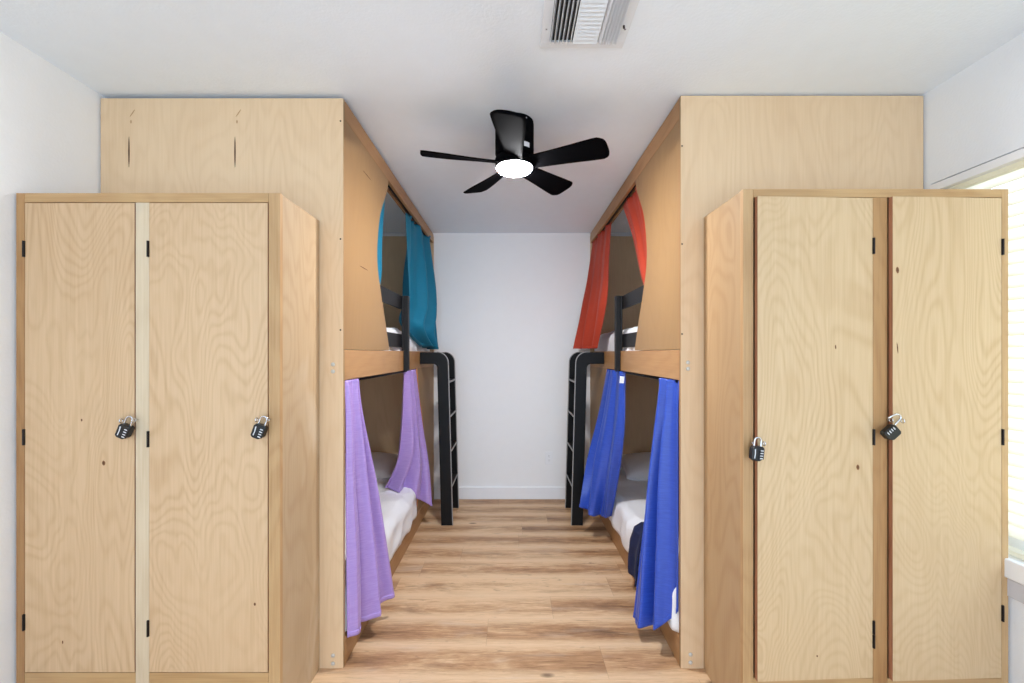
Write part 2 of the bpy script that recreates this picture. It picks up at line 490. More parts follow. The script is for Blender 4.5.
def bunk(s, ztop, label):
    X = lambda v: s*v
    b = thing('bunk_bed', (s*1.2, (BED_Y+Y_END)/2, 0), label, 'bunk bed', 'built-in plywood bunk beds')
    # plywood end panel facing the camera, with its knots and checks
    bm = NB(); box(bm, X(X_OUT), X(X_WALL), BED_Y, BED_Y+.018, 0, ztop)
    if s < 0:
        for px in (129, 235): mark(bm, *at(px, 152, BED_Y), .0035, .068, 1)
        for px in (131, 237):
            x, y, z = at(px, 117, BED_Y)
            mark(bm, x+.006, y, z+.016, .0022, .020, 3, -.6); mark(bm, x, y, z-.020, .003, .008, 3)
        for py in (121, 239, 330): mark(bm, *at(340.5, py, BED_Y), .004, .004, 2)
    else:
        for py in (146, 244, 334): mark(bm, *at(682, py, BED_Y), .004, .004, 2)
    bmesh.ops.recalc_face_normals(bm, faces=bm.faces)
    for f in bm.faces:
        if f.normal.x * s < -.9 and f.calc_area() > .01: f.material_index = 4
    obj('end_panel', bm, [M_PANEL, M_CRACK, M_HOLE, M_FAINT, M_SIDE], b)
    for px, py in (((333,364.5),(333,371.5),(333,655.5),(333,663.5)) if s < 0 else ((688,362.5),(688,368.8),(690.5,654.5),(690.5,662.5))):
        x, y, z = at(px, py, BED_Y)
        bm = NB(); r = .0085
        for i in range(1):
            tube(bm, [(x, y+.001, z), (x, y-.002, z), (x, y-.0045, z), (x, y-.0055, z)], [r, r, r*.75, r*.3], 12)
        obj('bolt', bm, M_BOLT, b, smooth=True)
    # panel with the big curved cut-out on the aisle side of the upper bunk
    cut = curve_pts([(2.485, 2.333), (2.465, 2.27), (2.335, 2.09), (2.283, 1.92), (2.285, 1.80), (2.335, 1.68), (2.43, 1.50), (2.505, 1.350)])
    bm = NB(); prism(bm, [(BED_Y+.0185, 1.350), (BED_Y+.0185, 2.333)] + cut, 'x', X(X_OUT), X(X_OUT+.013))
    for (y, z, t) in (((2.12, 2.21, 0), (2.075, 1.744, 0)) if s < 0 else ()):
        mark(bm, X(X_OUT), y, z, .062, .0022, 1, t, axis='x', out=-s)
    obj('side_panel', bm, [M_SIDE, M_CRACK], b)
    # top rail, inner curtain track board
    obj('top_rail', box(NB(), X(X_OUT), X(X_OUT+.019), BED_Y+.0185, Y_END-.017, 2.335, ztop), M_RAIL_Y, b, bevel=.0015)
    obj('track_board', box(NB(), X(X_OUT+.050), X(X_OUT+.068), BED_Y+.0185, Y_END-.017, 2.345, ztop-.005), M_RAIL_Y, b, bevel=.0015)
    bm = NB(); tube(bm, [(X(.7485), BED_Y+.019, 2.352), (X(.7485), Y_END-.018, 2.352)], .008)
    obj('curtain_rod', bm, M_BLACK, b, smooth=True)
    # upper bunk rail, deck
    obj('upper_rail', box(NB(), X(X_OUT), X(X_OUT+.030), BED_Y+.0185, Y_END-.017, 1.219, 1.348), M_RAIL_Y, b, bevel=.002)
    obj('upper_deck', box(NB(), X(X_OUT+.031), X(X_WALL), BED_Y+.0185, Y_END-.017, 1.245, 1.263), M_INNER, b)
    # lower bunk rail, deck, rod
    obj('lower_rail', box(NB(), X(X_OUT), X(X_OUT+.018), BED_Y+.0185, Y_END-.017, 0, .120), M_RAIL_Y, b, bevel=.002)
    obj('lower_deck', box(NB(), X(X_OUT+.019), X(X_WALL), BED_Y+.0185, Y_END-.017, .085, .103), M_INNER, b)
    bm = NB(); tube(bm, [(X(.727), BED_Y+.019, 1.210), (X(.727), 3.24, 1.210)], .006)
    obj('lower_curtain_rod', bm, M_BLACK, b, smooth=True)
    # panel on the aisle side of the lower bunk's far end, curved edge
    cut = curve_pts([(3.255, 1.218), (3.30, 1.05), (3.42, .85), (3.50, .65), (3.46, .45), (3.36, .27), (3.20, .16), (3.02, .121)])
    bm = NB(); prism(bm, [(Y_END-.017, .121), (Y_END-.017, 1.218)] + cut, 'x', X(X_OUT+.001), X(X_OUT+.014))
    bmesh.ops.recalc_face_normals(bm, faces=bm.faces)
    for f in bm.faces:
        if abs(f.normal.x) < .2 and f.calc_center_median().y < 3.7: f.material_index = 1
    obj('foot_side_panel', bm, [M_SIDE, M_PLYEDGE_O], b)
    # plywood panel closing the far end
    obj('foot_panel', box(NB(), X(X_OUT+.0), X(X_WALL), Y_END-.016, Y_END, 0, 2.398), M_INNER, b)
    # black guard rail on the upper bunk
    bm = NB()
    box(bm, X(.681), X(X_OUT-.0005), 2.822, 2.862, 1.216, 1.712); box(bm, X(X_OUT-.0005), X(.7265), 2.822, 2.862, 1.349, 1.712)
    g = obj('guard_rail', bm, M_BLACKW, b, bevel=.004)
    for z0 in (1.372, 1.625):
        obj('guard_board', box(NB(), X(.7272), X(.7445), 1.90, 2.862, z0, z0+.087), M_BLACKW, g, bevel=.003)
    # black ladder with rounded shoulders
    ld = link(bpy.data.objects.new('ladder', None)); ld.empty_display_size = .05; ld.parent = b
    WORLD[ld] = Vector((s*.5, 3.52, 0)); ld.location = WORLD[ld] - WORLD[b]
    for i, y0 in enumerate((3.325, 3.700)):
        st, ed = stringer(s, y0)
        so = obj('stringer', st, M_BLACK, ld, bevel=.003)
        obj('grey_edge', ed, M_EDGE, ld, label='light grey outer edge')  # light grey strip along the stringer's outer edge
    for z in RUNGS:
        xo = foot_x(z)
        obj('rung', box(NB(), s*(xo-.002), s*(xo+.075), 3.3495, 3.6995, z-.016, z), M_BLACK, ld, bevel=.001)
        obj('rung_edge', box(NB(), s*(xo-.0065), s*(xo-.0025), 3.350, 3.699, z-.011, z+.002), M_EDGE, ld, label='pale grey front edge of a rung')
    return b

RUNGS = (1.115, .847, .578, .304)
def foot_x(z):                     # outer edge of the ladder leans a little into the aisle towards the floor
    return lerp(.462, .496, z/1.34)
def stringer(s, y0, t=.024):
    R = .085; wd = .086
    outer = []; 
    zt = 1.341
    for k in range(9):
        a = PI/2*k/8
        outer.append((foot_x(zt)+R - R*math.sin(a), zt - R + R*math.cos(a)))
    poly = [(X_OUT-.0007, zt)] + outer + [(foot_x(0), .0), (foot_x(0)+wd, 0)]
    r = .03; inx = foot_x(1.25)+wd
    for k in range(5):
        a = PI/2*k/4
        poly.append((inx+r - r*math.cos(a), 1.250-r + r*math.sin(a)))
    poly.append((X_OUT-.0007, 1.250))
    bm = NB(); prism(bm, [(s*x, z) for x, z in poly], 'y', y0, y0+t)
    path = outer + [(foot_x(0), .0)]
    ed = NB()
    offs = []
    for i, (x, z) in enumerate(path):
        p0 = path[max(i-1, 0)]; p1 = path[min(i+1, len(path)-1)]
        dx, dz = p1[0]-p0[0], p1[1]-p0[1]; l = math.hypot(dx, dz)
        nx, nz_ = dz/l, -dx/l
        offs.append((x + nx*.0045, z - nz_*.0 + abs(nz_)*.0045 if True else z))
    q = [(s*x, z) for x, z in path] + [(s*x, z) for x, z in offs[::-1]]
    prism(ed, q, 'y', y0+.001, y0+t-.001)
    return bm, ed

bunk(-1, 2.413, 'built-in birch plywood bunk bed with teal and lilac curtains along the left wall')
bunk(1, 2.424, 'built-in birch plywood bunk bed with orange and blue curtains along the right wall')

# ------------------------------------------------------------------ bedding
def sheet_mesh(s, z0, z1, seed, x_in, y0, y1, hem, overhang=0):
    """Wrinkled sheet: from its hem on the aisle side up, over the rounded edge and across to the wall."""
    prof = []
    r = .065
    zh = hem
    prof += [(x_in, lerp(zh, z1-r, t)) for t in [i/9 for i in range(10)]]
    prof += [(x_in + r - r*math.cos(a), z1 - r + r*math.sin(a)) for a in [PI/2*(i+1)/7 for i in range(7)]]
    prof += [(lerp(x_in+r, 1.738, t), z1) for t in [(i+1)/22 for i in range(22)]]
    n = len(prof) - 1; zt_low = z1 < .6
    bm = NB()
    def fn(u, v):
        x, z = prof[int(round(v*n))]
        y = lerp(y0, y1, u)
        h = max(0, (z - zh)/(z1 - zh))
        drop = 1 - h
        a = nz(y*5+seed, x*6+z*3, seed)*.020 + nz(y*13+seed, x*12+z*5, seed+4)*.010 + nz(y*2.1+x*9, z*9+seed, 2)*.012
        ridge = (1-abs(nz(y*4+x*5+seed, z*6-x*4, seed+9)))**6 * .013
        end = min(1, min(y-y0, y1-y)/.05)
        tuck = max(smooth01(1-(y-y0)/.05), smooth01(1-(y1-y)/.05), smooth01((y-3.12)/.22) if zt_low else 0)
        if x < x_in + .03:
            x = lerp(x, max(x, .745), tuck); a *= 1-.8*tuck; ridge *= 1-tuck
            return (s*(x - (a*.45 + ridge)*(.35+.65*smooth01((z-zh)/.05)) - .006*math.sin(y*23+seed)*drop), y, z - (.016*abs(nz(y*6, seed, 3)))*drop*0 + (nz(y*7, seed, 5)*.016)*drop)
        return (s*x, y, z + (a*.7 + ridge) * end - .05*(1-smooth01(end)))
    grid(bm, fn, 150, n)
    return bm

def bed_linen(s, upper, seed, label):
    if upper: zb, zt, x_in, hem = 1.2635, 1.495, .752, 1.27
    else: zb, zt, x_in, hem = .1035, .335, .7075, .128
    y0, y1 = BED_Y+.0195, Y_END-.02
    m = thing('mattress', (s*1.2, (y0+y1)/2, zb), label, 'mattress', 'bunk mattresses')
    bm = NB(); box(bm, s*.770, s*1.735, y0+.012, y1-.01, zb, zt-.045)
    obj('mattress_core', bm, M_PILLOW, m, bevel=.03)
    obj('fitted_sheet', sheet_mesh(s, zb, zt, seed, x_in, y0, y1, hem), M_SHEET, m, smooth=True, solid=.003)

bed_linen(-1, False, 3.1, 'white-sheeted mattress on the lower left bunk behind lilac curtains')
bed_linen(1, False, 8.7, 'white-sheeted mattress on the lower right bunk behind blue curtains')
bed_linen(-1, True, 5.3, 'white-sheeted mattress on the upper left bunk behind black guard rail and teal curtain')
bed_linen(1, True, 6.9, 'white-sheeted mattress on the upper right bunk behind black guard rail and orange curtain')

def pillow(cx, cy, cz, hx, hy, hz, tilt, label, seed):
    o = thing('pillow', (cx, cy, cz), label, 'pillow', 'white bed pillows')
    bm = NB()
    bmesh.ops.create_grid(bm, x_segments=28, y_segments=22, size=1)
    geom = bmesh.ops.duplicate(bm, geom=bm.faces[:] + bm.verts[:] + bm.edges[:])
    top = set(v for v in geom['geom'] if isinstance(v, bmesh.types.BMVert))
    for v in bm.verts:
        x, y = v.co.x, v.co.y
        k = max(0, (1-abs(x)**2.6)) ** .5 * max(0, (1-abs(y)**2.6)) ** .5
        pinch = 1 - .10*(1-abs(x)**2)*abs(y)**3 - .0
        pinch2 = 1 - .10*(1-abs(y)**2)*abs(x)**3
        w_ = nz(x*2.2+seed, y*2.2, seed)*.10 + nz(x*5+seed, y*5, seed)*.05
        h = (k + w_*k) * hz
        v.co = Vector((x*hx*pinch2, y*hy*pinch, h if v in top else -h*.8))
    bmesh.ops.remove_doubles(bm, verts=bm.verts, dist=.0008)
    bmesh.ops.rotate(bm, verts=bm.verts, cent=(0,0,0), matrix=Matrix.Rotation(tilt, 3, 'X'))
    bmesh.ops.translate(bm, verts=bm.verts, vec=(cx, cy, cz))
    obj('pillow_case', bm, M_PILLOW, o, smooth=True)

pillow(-1.27, 3.60, .385, .34, .25, .085, math.radians(5), 'white pillow at the far end of the lower left bunk beside lilac curtain', 1.0)
pillow(1.22, 3.58, .385, .335, .25, .092, math.radians(5), 'plump white pillow at the far end of the lower right bunk by blue curtain', 2.3)

# ------------------------------------------------------------------ curtains
def curtain(name, mat, label, s, rows, folds, amp, seed, dip=0, tag_at=None, nu=110, nv=70, gather=.35, sharp=1.0, skew=.6):
    """rows: (v, A, B, amp scale): the two side edges at several heights, |x| given."""
    def key(v, which):
        for i in range(len(rows)-1):
            if rows[i][0] <= v <= rows[i+1][0] + 1e-9:
                t = (v - rows[i][0])/(rows[i+1][0]-rows[i][0])
                p0 = Vector(rows[max(i-1,0)][which]); p1 = Vector(rows[i][which]); p2 = Vector(rows[i+1][which]); p3 = Vector(rows[min(i+2,len(rows)-1)][which])
                return .5*((2*p1) + (p2-p0)*t + (2*p0-5*p1+4*p2-p3)*t*t + (3*p1-p0-3*p2+p3)*t**3)
        return Vector(rows[-1][which])
    def fn(u, v):
        A, B = key(v, 1), key(v, 2)
        p = A.lerp(B, u)
        d = (B - A); d.z = 0; d.normalize()
        nrm = Vector((-d.y, d.x, 0))              # towards the aisle (smaller |x|)
        if nrm.x > 0: nrm = -nrm
        ph = 2*PI*folds*(u + .05*nz(u*3+seed, v*1.3, seed)) + seed + v*skew
        w_ = math.sin(ph); w_ = math.copysign(abs(w_)**sharp, w_)
        env = lerp(gather, 1, smooth01(v*1.6)) * amp
        off = w_*env + nz(u*2.5+seed, v*2.2, seed+3)*amp*.55*v + nz(u*7+seed, v*4, seed+5)*amp*.22*v
        off += .35*env*math.sin(ph*2.3+seed)*(1-v*.4)
        if v < .06: off += .25*amp*math.sin(u*folds*2*PI*3.1+seed)*(1-v/.06)
        off *= lerp(.0, 1, smooth01(u/.12))*lerp(.5, 1, smooth01((1-u)/.10))
        p = p + nrm*off
        p.z -= dip*math.sin(PI*u)*v*v
        p.z += nz(u*4, v*6, seed)*.004*v
        return (s*p.x, p.y, p.z)
    A = Vector(rows[0][1]); B = Vector(rows[0][2]); mid = (A+B)/2
    o = thing(name, (s*mid.x, mid.y, mid.z), label, 'curtain', 'bunk privacy curtains')
    bm = NB(); grid(bm, fn, nu, nv)
    obj('curtain_cloth', bm, mat, o, smooth=True, solid=.0022)
    bm = NB()                                      # stitched hem band along the bottom
    def hem(u, v):
        p = Vector(fn(u, lerp(.965, 1.0, v))); q = Vector(fn(u, .965)); 
        return (p.x - s*.0022, p.y, p.z)
    grid(bm, hem, nu, 3)
    obj('hem', bm, mat, o, smooth=True, solid=.0012)
    if tag_at:
        bm = NB(); x, y, z = tag_at
        box(bm, x-.014, x+.014, y-.002, y, z-.022, z+.022); rotated(bm, bm.verts, (x, y, z), 'Y', .1)
        obj('care_tag', bm, M_TRIM, o, label='small white care tag')
    return o

curtain('privacy_curtain', M_PURPLE, 'lilac curtain hanging straight at the near end of the lower left bunk', -1,
    [(0, (.722,1.847,1.216), (.718,1.990,1.216)), (.15, (.7135,1.846,1.07), (.708,2.01,1.06)), (.5, (.7135,1.848,.68), (.668,2.09,.68)), (1, (.708,1.848,.110), (.610,2.18,.105))],
    2.3, .030, 5.4, dip=.012, gather=.5)
curtain('privacy_curtain', M_BLUE, 'royal blue curtain hanging straight at the near end of the lower right bunk', 1,
    [(0, (.722,1.847,1.216), (.716,2.08,1.216)), (.12, (.7135,1.846,1.09), (.700,2.08,1.09)), (.5, (.7135,1.846,.72), (.648,2.10,.66)), (1, (.7135,1.846,.225), (.572,2.06,.065))],
    2.4, .030, 2.1, dip=.06, gather=.5)
curtain('privacy_curtain', M_PURPLE, 'lilac curtain bunched at the far end of the lower left bunk, hem on mattress', -1,
    [(0, (.727,2.90,1.214), (.722,3.20,1.214)), (.4, (.757,2.96,.84), (.694,3.28,.82)), (.7, (.80,3.00,.58), (.655,3.32,.48)), (1, (.905,3.06,.375), (.622,3.30,.165))],
    2.6, .040, 3.3, dip=-.015, gather=.45)
curtain('privacy_curtain', M_BLUE, 'royal blue curtain with white tag at the far end of the lower right bunk', 1,
    [(0, (.722,2.74,1.214), (.716,3.235,1.214)), (.35, (.712,2.72,.86), (.645,3.22,.86)), (.7, (.700,2.82,.52), (.555,3.17,.52)), (1, (.690,2.98,.205), (.488,3.10,.225))],
    2.4, .028, 4.2, dip=.03, gather=.4, tag_at=(.699, 2.735, 1.165))
curtain('privacy_curtain', M_TEAL, 'teal curtain gathered at the far end of the upper left bunk', -1,
    [(0, (.7485,3.02,2.325), (.742,3.885,2.352)), (.35, (.735,3.03,2.0), (.705,3.875,2.0)), (.65, (.728,3.04,1.70), (.685,3.86,1.7)), (.85, (.746,2.96,1.55), (.672,3.84,1.5)), (1, (.700,3.36,1.392), (.662,3.80,1.366))],
    2.4, .056, 1.4, dip=.0, gather=.35, skew=2.6)
curtain('privacy_curtain', M_ORANGE, 'orange curtain flaring out over the rail at the far end of the upper right bunk', 1,
    [(0, (.7485,3.24,2.325), (.738,3.885,2.352)), (.3, (.712,3.16,2.0), (.690,3.86,2.0)), (.65, (.672,3.05,1.70), (.635,3.80,1.70)), (1, (.655,3.30,1.372), (.560,3.74,1.372))],
    2.4, .036, 5.2, dip=.0, gather=.3, skew=1.4)
curtain('privacy_curtain', M_TEAL, 'strip of teal curtain behind the curved panel of the upper left bunk', -1,
    [(0, (.7545,1.88,2.335), (.7545,2.575,2.335)), (.4, (.765,1.90,1.98), (.765,2.53,1.98)), (.68, (.768,1.92,1.72), (.768,2.49,1.72)), (1, (.772,1.90,1.51), (.772,2.20,1.51))],
    4, .012, 2.7, gather=.6)
curtain('privacy_curtain', M_ORANGE, 'orange curtain pulled behind the curved panel of the upper right bunk', 1,
    [(0, (.7545,1.88,2.335), (.7545,2.93,2.335)), (.3, (.765,1.90,2.08), (.765,2.74,2.08)), (.68, (.768,1.92,1.73), (.768,2.52,1.73)), (1, (.772,1.90,1.51), (.772,2.20,1.51))],
    4, .012, 3.9, gather=.6)

# navy cloth hanging over the mattress edge behind the blue curtain
nv = thing('navy_cloth', (.70, 2.43, .38), 'dark navy cloth hanging over the lower right mattress edge beside the near blue curtain', 'cloth')
def navy(u, v):
    y = lerp(2.30, 2.475 - .02*math.sin(v*5), u)
    path = [(.86, .362), (.80, .368), (.74, .362), (.700, .335), (.682, .26), (.676, .18), (.672, .095)]
    f = v*(len(path)-1); i = min(int(f), len(path)-2); t = f-i
    x, z = lerp(path[i][0], path[i+1][0], t), lerp(path[i][1], path[i+1][1], t)
    fold = .012*math.sin(u*9+v*2) + .008*nz(u*5, v*5, 1)
    return (x - fold*v, y, z + .010*nz(u*4, v*3, 7)*(1-v) + .02*(u-.5)*v)
bm = NB(); grid(bm, navy, 24, 36)
obj('cloth_drape', bm, M_NAVY, nv, smooth=True, solid=.012)

# ------------------------------------------------------------------ lockers
def screw_eye(x, y, z, parent):
    bm = NB(); r = .0068
    tube(bm, [(x, y+.004, z-.001), (x, y-.010, z-.001)], .0018, 8)
    ring = [(x + .004*math.sin(a*PI/8)*0, y-.010-r + r*math.cos(a*PI/8), z + r*math.sin(a*PI/8)) for a in range(17)]
    tube(bm, ring, .0018, 8, cap=False)
    return obj('screw_eye', bm, M_STEEL, parent, smooth=True)

def hinge(x, y, z, parent, h=.028):
    bm = NB()
    tube(bm, [(x, y-.004, z-h), (x, y-.004, z+h)], .0032, 10)
    box(bm, x-.0042, x+.0042, y-.002, y+.004, z-h, z+h)
    return obj('hinge', bm, M_HINGE, parent)

def locker(s, label):
    Y0, Y1 = LOCK_Y, BED_Y - .003
    sc = F/LOCK_Y
    px = lambda v: (v-512)/sc
    pz = lambda v: CAM_Z + (353-v)/sc
    if s < 0:
        xl, xr = px(16), px(280); stl, str_ = px(24.5), px(268.5); c0, c1 = px(135.5), px(149)
        zt = pz(193); zr = pz(202.5)
        zb, zr0 = pz(672), pz(684)
    else:
        xl, xr = px(743), px(1008.5); stl, str_ = px(753.5), px(1002); c0, c1 = px(873), px(887.5)
        zt = pz(189); zr = pz(197.5)
        zb, zr0 = pz(677.5), pz(689)
    L = thing('locker', ((xl+xr)/2, (Y0+Y1)/2, 0), label, 'locker', 'plywood double lockers')
    FR = .019
    # carcass
    bm = NB(); t = .016; yb = Y0+FR+.0005
    box(bm, xl+.001, xl+t, yb, Y1, 0, zt-.003, 1); box(bm, xr-t, xr-.001, yb, Y1, 0, zt-.003, 1)
    box(bm, xl+t, xr-t, Y1-.008, Y1, 0, zt-.003)
    box(bm, xl+t, xr-t, yb, Y1-.008, zt-.02, zt-.003); box(bm, xl+t, xr-t, yb, Y1-.008, zr0+.005, zr0+.02)
    box(bm, (c0+c1)/2-.008, (c0+c1)/2+.008, yb+.02, Y1-.008, zr0+.02, zt-.02)
    obj('carcass', bm, [M_INNER, M_LSIDE if s < 0 else M_LSIDE_R], L)
    obj('toe_board', box(NB(), xl+t+.001, xr-t-.001, Y0+.055, Y0+.07, 0, zr0+.004), M_TOE, L)
    # face frame of solid lumber
    def lum(name, x0, x1, z0, z1, m, lab=None):
        return obj(name, box(NB(), x0, x1, Y0, Y0+FR, z0, z1), m, L, bevel=.0012, label=lab)
    a_l = lum('stile', xl, stl, 0, zt, M_LUM_DARK if s < 0 else M_LUM_Z)
    a_r = lum('stile', str_, xr, 0, zt, M_LUM_Z)
    a_c = lum('stile', c0, c1, zr0, zr, M_LUM_PALE if s < 0 else M_LUM_DARK, 'pale centre stile' if s < 0 else 'darker centre stile')
    lum('top_rail', stl+.0004, str_-.0004, zr+.0004, zt, M_LUM_X)
    lum('bottom_rail', stl+.0004, str_-.0004, zr0, zb-.003, M_LUM_X) if False else None
    for x0, x1 in ((stl, c0), (c1, str_)):
        lum('bottom_rail', x0+.0004, x1-.0004, zr0, zb-.003, M_LUM_X)
    # doors
    gap = .0025
    if s < 0:
        specs = [(stl+gap*1.2, c0-gap, 0, (249, 437, 622), [(104, 463, .006, .009), (82, 420, .003, .005), (63, 642, .002, .006)], M_DOOR, 0),
                 (c1+gap*.6, str_-gap, 0, (249, 439, 628), [(255, 604, .004, .006)], M_DOOR, 0)]
        hsx = lambda x0, x1: x0
    else:
        specs = [(stl+gap, c0-gap*.8, math.radians(2.6), (246, 437, 627, 641), [(857, 467, .006, .010), (834, 347, .0025, .008), (815, 654, .003, .004)], M_DOOR_R, 1),
                 (c1+gap, str_-gap*1.2, math.radians(2.4), (247, 437, 613), [(893, 271, .006, .012), (893, 348, .002, .02)], M_DOOR_R, 1)]
        hsx = lambda x0, x1: x1
    doors = []
    for (x0, x1, ang, hy, knots, m, side) in specs:
        bm = NB(); box(bm, x0, x1, Y0-.001, Y0+.015, zb, zr-gap)
        bmesh.ops.recalc_face_normals(bm, faces=bm.faces)
        for f in bm.faces:
            if abs(f.normal.y) < .5: f.material_index = 1
        for kx, ky, hx, hz in knots:
            mark(bm, px(kx), Y0-.001, pz(ky), hx, hz, 3, .1)
            mark(bm, px(kx), Y0-.0015, pz(ky), hx*.5, hz*.62, 2, .1)
        hx = hsx(x0, x1)
        d = obj('door', bm, [m, M_PLYEDGE, M_CRACK, M_KNOT], L, origin=(hx, Y0, zb))
        for y_ in hy: hinge(hx + (-.003 if s < 0 else .003), Y0, pz(y_), d, .023 if len(hy) == 4 and y_ > 600 else .028)
        if ang: d.rotation_euler.z = ang if side else -ang
        doors.append(d)
    return L, doors, (a_l, a_c, a_r)

LL, LD, LS = locker(-1, 'plywood double-door locker with pale centre stile standing against the left wall')
RL, RD, RS = locker(1, 'plywood double-door locker with darker centre stile standing by the bright window at right')

# ------------------------------------------------------------------ padlocks
def padlock(hx, hy, hz, theta, label, mirror=False, opened=False):
    """origin at the shackle's crown."""
    o = thing('padlock', (hx, hy, hz), label, 'padlock', 'black combination padlocks on the lockers')
    WORLD[o] = Vector((0, 0, 0))
    hw, h0, h1, t = .021, -.029, -.079, .0105
    bm = NB()
    poly = [(-hw, h0-.008), (-hw+.006, h0), (hw-.006, h0), (hw, h0-.006), (hw, h1+.012), (hw-.012, h1), (-hw+.008, h1), (-hw, h1+.006)]
    prism(bm, poly, 'y', -t, t)
    body = obj('lock_body', bm, M_LOCKB, o, bevel=.0022)
    sx = -1 if mirror else 1
    WORLD[body] = Vector((0, 0, 0))
    for k in range(4):
        z = h0-.013 - k*.0088
        bm = NB()
        tube(bm, [(sx*.003, -t+.0015, z), (sx*.019, -t+.0015, z)], .0038, 12)
        box(bm, sx*.006, sx*.016, -t-.0028, -t-.0020, z-.0016, z+.0016, 1)
        obj('dial', bm, [M_LOCKB, M_MARK], o)
    if not mirror:
        bm = NB(); pts = []
        prism(bm, [(-.0135, h0-.011), (-.010, h0-.009), (-.0085, h0-.026), (-.0095, h1+.008), (-.0125, h1+.009), (-.0115, h0-.026)], 'y', -t-.0006, -t+.001)
        obj('label_strip', bm, M_MARK, o, label='white lettering strip')
    r = .0115
    if opened:
        th = theta
        cz = (h0+h1)/2
        pts = []
        for dx, dz in ((3.4,5.6), (5.4,9.0), (9.2,12.8), (10.3,14.6), (9.6,16.8), (7.6,18.0), (5.0,18.0), (1.5,16.4), (-2.3,14.0)):
            X_, Z_ = dx*.00345, dz*.00345
            lx = X_*math.cos(th) - Z_*math.sin(th); lz = X_*math.sin(th) + Z_*math.cos(th)
            pts.append((lx, 0, lz + cz))
        bm = NB(); tube(bm, pts, .0030, 10)
    else:
        pts = [(-r, 0, h0-.004)] + [(-r, 0, lerp(h0, -r, t_)) for t_ in (0, .5)] + [(-r*math.cos(a*PI/10), 0, -r + r*math.sin(a*PI/10)) for a in range(11)] + [(r, 0, lerp(-r, h0, t_)) for t_ in (.5, 1)] + [(r, 0, h0-.004)]
        bm = NB(); tube(bm, pts, .0030, 10)
    obj('shackle', bm, M_STEEL, o, smooth=True)
    o.rotation_euler.y = theta
    WORLD[o] = Vector((hx, hy, hz))
    return o

def eye_px(px, py, y, parent, rot=False):
    x, _, z = at(px, py, y); 
    return screw_eye(x, y, z, parent)

ye = LOCK_Y - .001
# left locker
for p_door, p_st, dr, st in (((125.5, 420), (137.8, 419.5), LD[0], LS[1]), ((259.5, 419), (270.5, 419), LD[1], LS[2])):
    eye_px(*p_door, ye, dr); eye_px(*p_st, ye, st)
x, y, z = at(130.6, 416.8, 1.487); padlock(x, y, z, math.radians(22), 'black combination padlock on the left door of the left locker, leaning right')
x, y, z = at(264.8, 416.6, 1.487); padlock(x, y, z, math.radians(20), 'black combination padlock on the right door of the left locker, near its right stile')
# right locker (doors stand a little ajar)
eye_px(751, 442, ye, RS[0]); eye_px(887, 419.5, ye, RS[1])
e = eye_px(758, 441.5, ye, RD[0]); e = eye_px(894, 419.5, ye, RD[1])
x, y, z = at(758.2, 437.6, 1.474); padlock(x, y, z, math.radians(6), 'closed black combination padlock hanging upright on the left door of the right locker')
th = math.radians(48)
bx, by, bz = at(890.5, 432.5, 1.470)
cz = -.054
padlock(bx - cz*math.sin(th), by, bz - cz*math.cos(th), th, 'open black combination padlock hanging tilted on the right door of the right locker', mirror=True, opened=True)

# ------------------------------------------------------------------ ceiling fan
FX, FY = (514.5-512)*2.05/F, 2.05
fan = thing('ceiling_fan', (FX, FY, 2.21), 'black five-bladed ceiling fan with a lit round lamp, flush under the white ceiling', 'ceiling fan')
bm = NB(); lathe(bm, [(0, CEIL-.0005), (.090, CEIL-.0005), (.092, CEIL-.006), (.092, 2.362), (.0895, 2.360), (.0895, 2.356), (.092, 2.354), (.092, 2.282), (.086, 2.270), (0, 2.270)], FX, FY, 48)
can = obj('motor_housing', bm, M_FAN, fan, bevel=.0)
for a in (-55, -20, -100):
    aa = math.radians(a)
    bm = NB(); x, y = FX+.092*math.cos(aa), FY+.092*math.sin(aa)
    tube(bm, [(x, y, 2.415), (x+.003*math.cos(aa), y+.003*math.sin(aa), 2.415)], .0035, 10)
    obj('screw', bm, M_STEEL, can)
bm = NB()
a0 = math.radians(-62)
def stick(u, v):
    a = a0 + lerp(-.0, .34, u); z = lerp(2.284, 2.306, v)
    return (FX+.0929*math.cos(a), FY+.0929*math.sin(a), z)
grid(bm, stick, 6, 1); obj('label_sticker', bm, M_MARK, can, label='small white sticker', solid=.0006)
bm = NB(); lathe(bm, [(0, 2.269), (.080, 2.269), (.090, 2.262), (.093, 2.254), (.093, 2.240), (.088, 2.230), (0, 2.230)], FX, FY, 48)
obj('rotor_hub', bm, M_FAN, fan, smooth=False)
bm = NB(); lathe(bm, [(0, 2.229), (.0885, 2.229), (.0905, 2.226), (.0905, 2.216), (.086, 2.2155), (.086, 2.2165), (0, 2.2165)], FX, FY, 48)
obj('lamp_ring', bm, M_FAN, fan)
bm = NB(); lathe(bm, [(0, 2.216)] + [(.0855*math.cos(a*PI/16), 2.2155 - .026*math.sin(a*PI/16)) for a in range(0, 8)] + [(0, 2.1895)], FX, FY, 48)
obj('lamp_lens', bm, M_LAMP, fan, smooth=True)
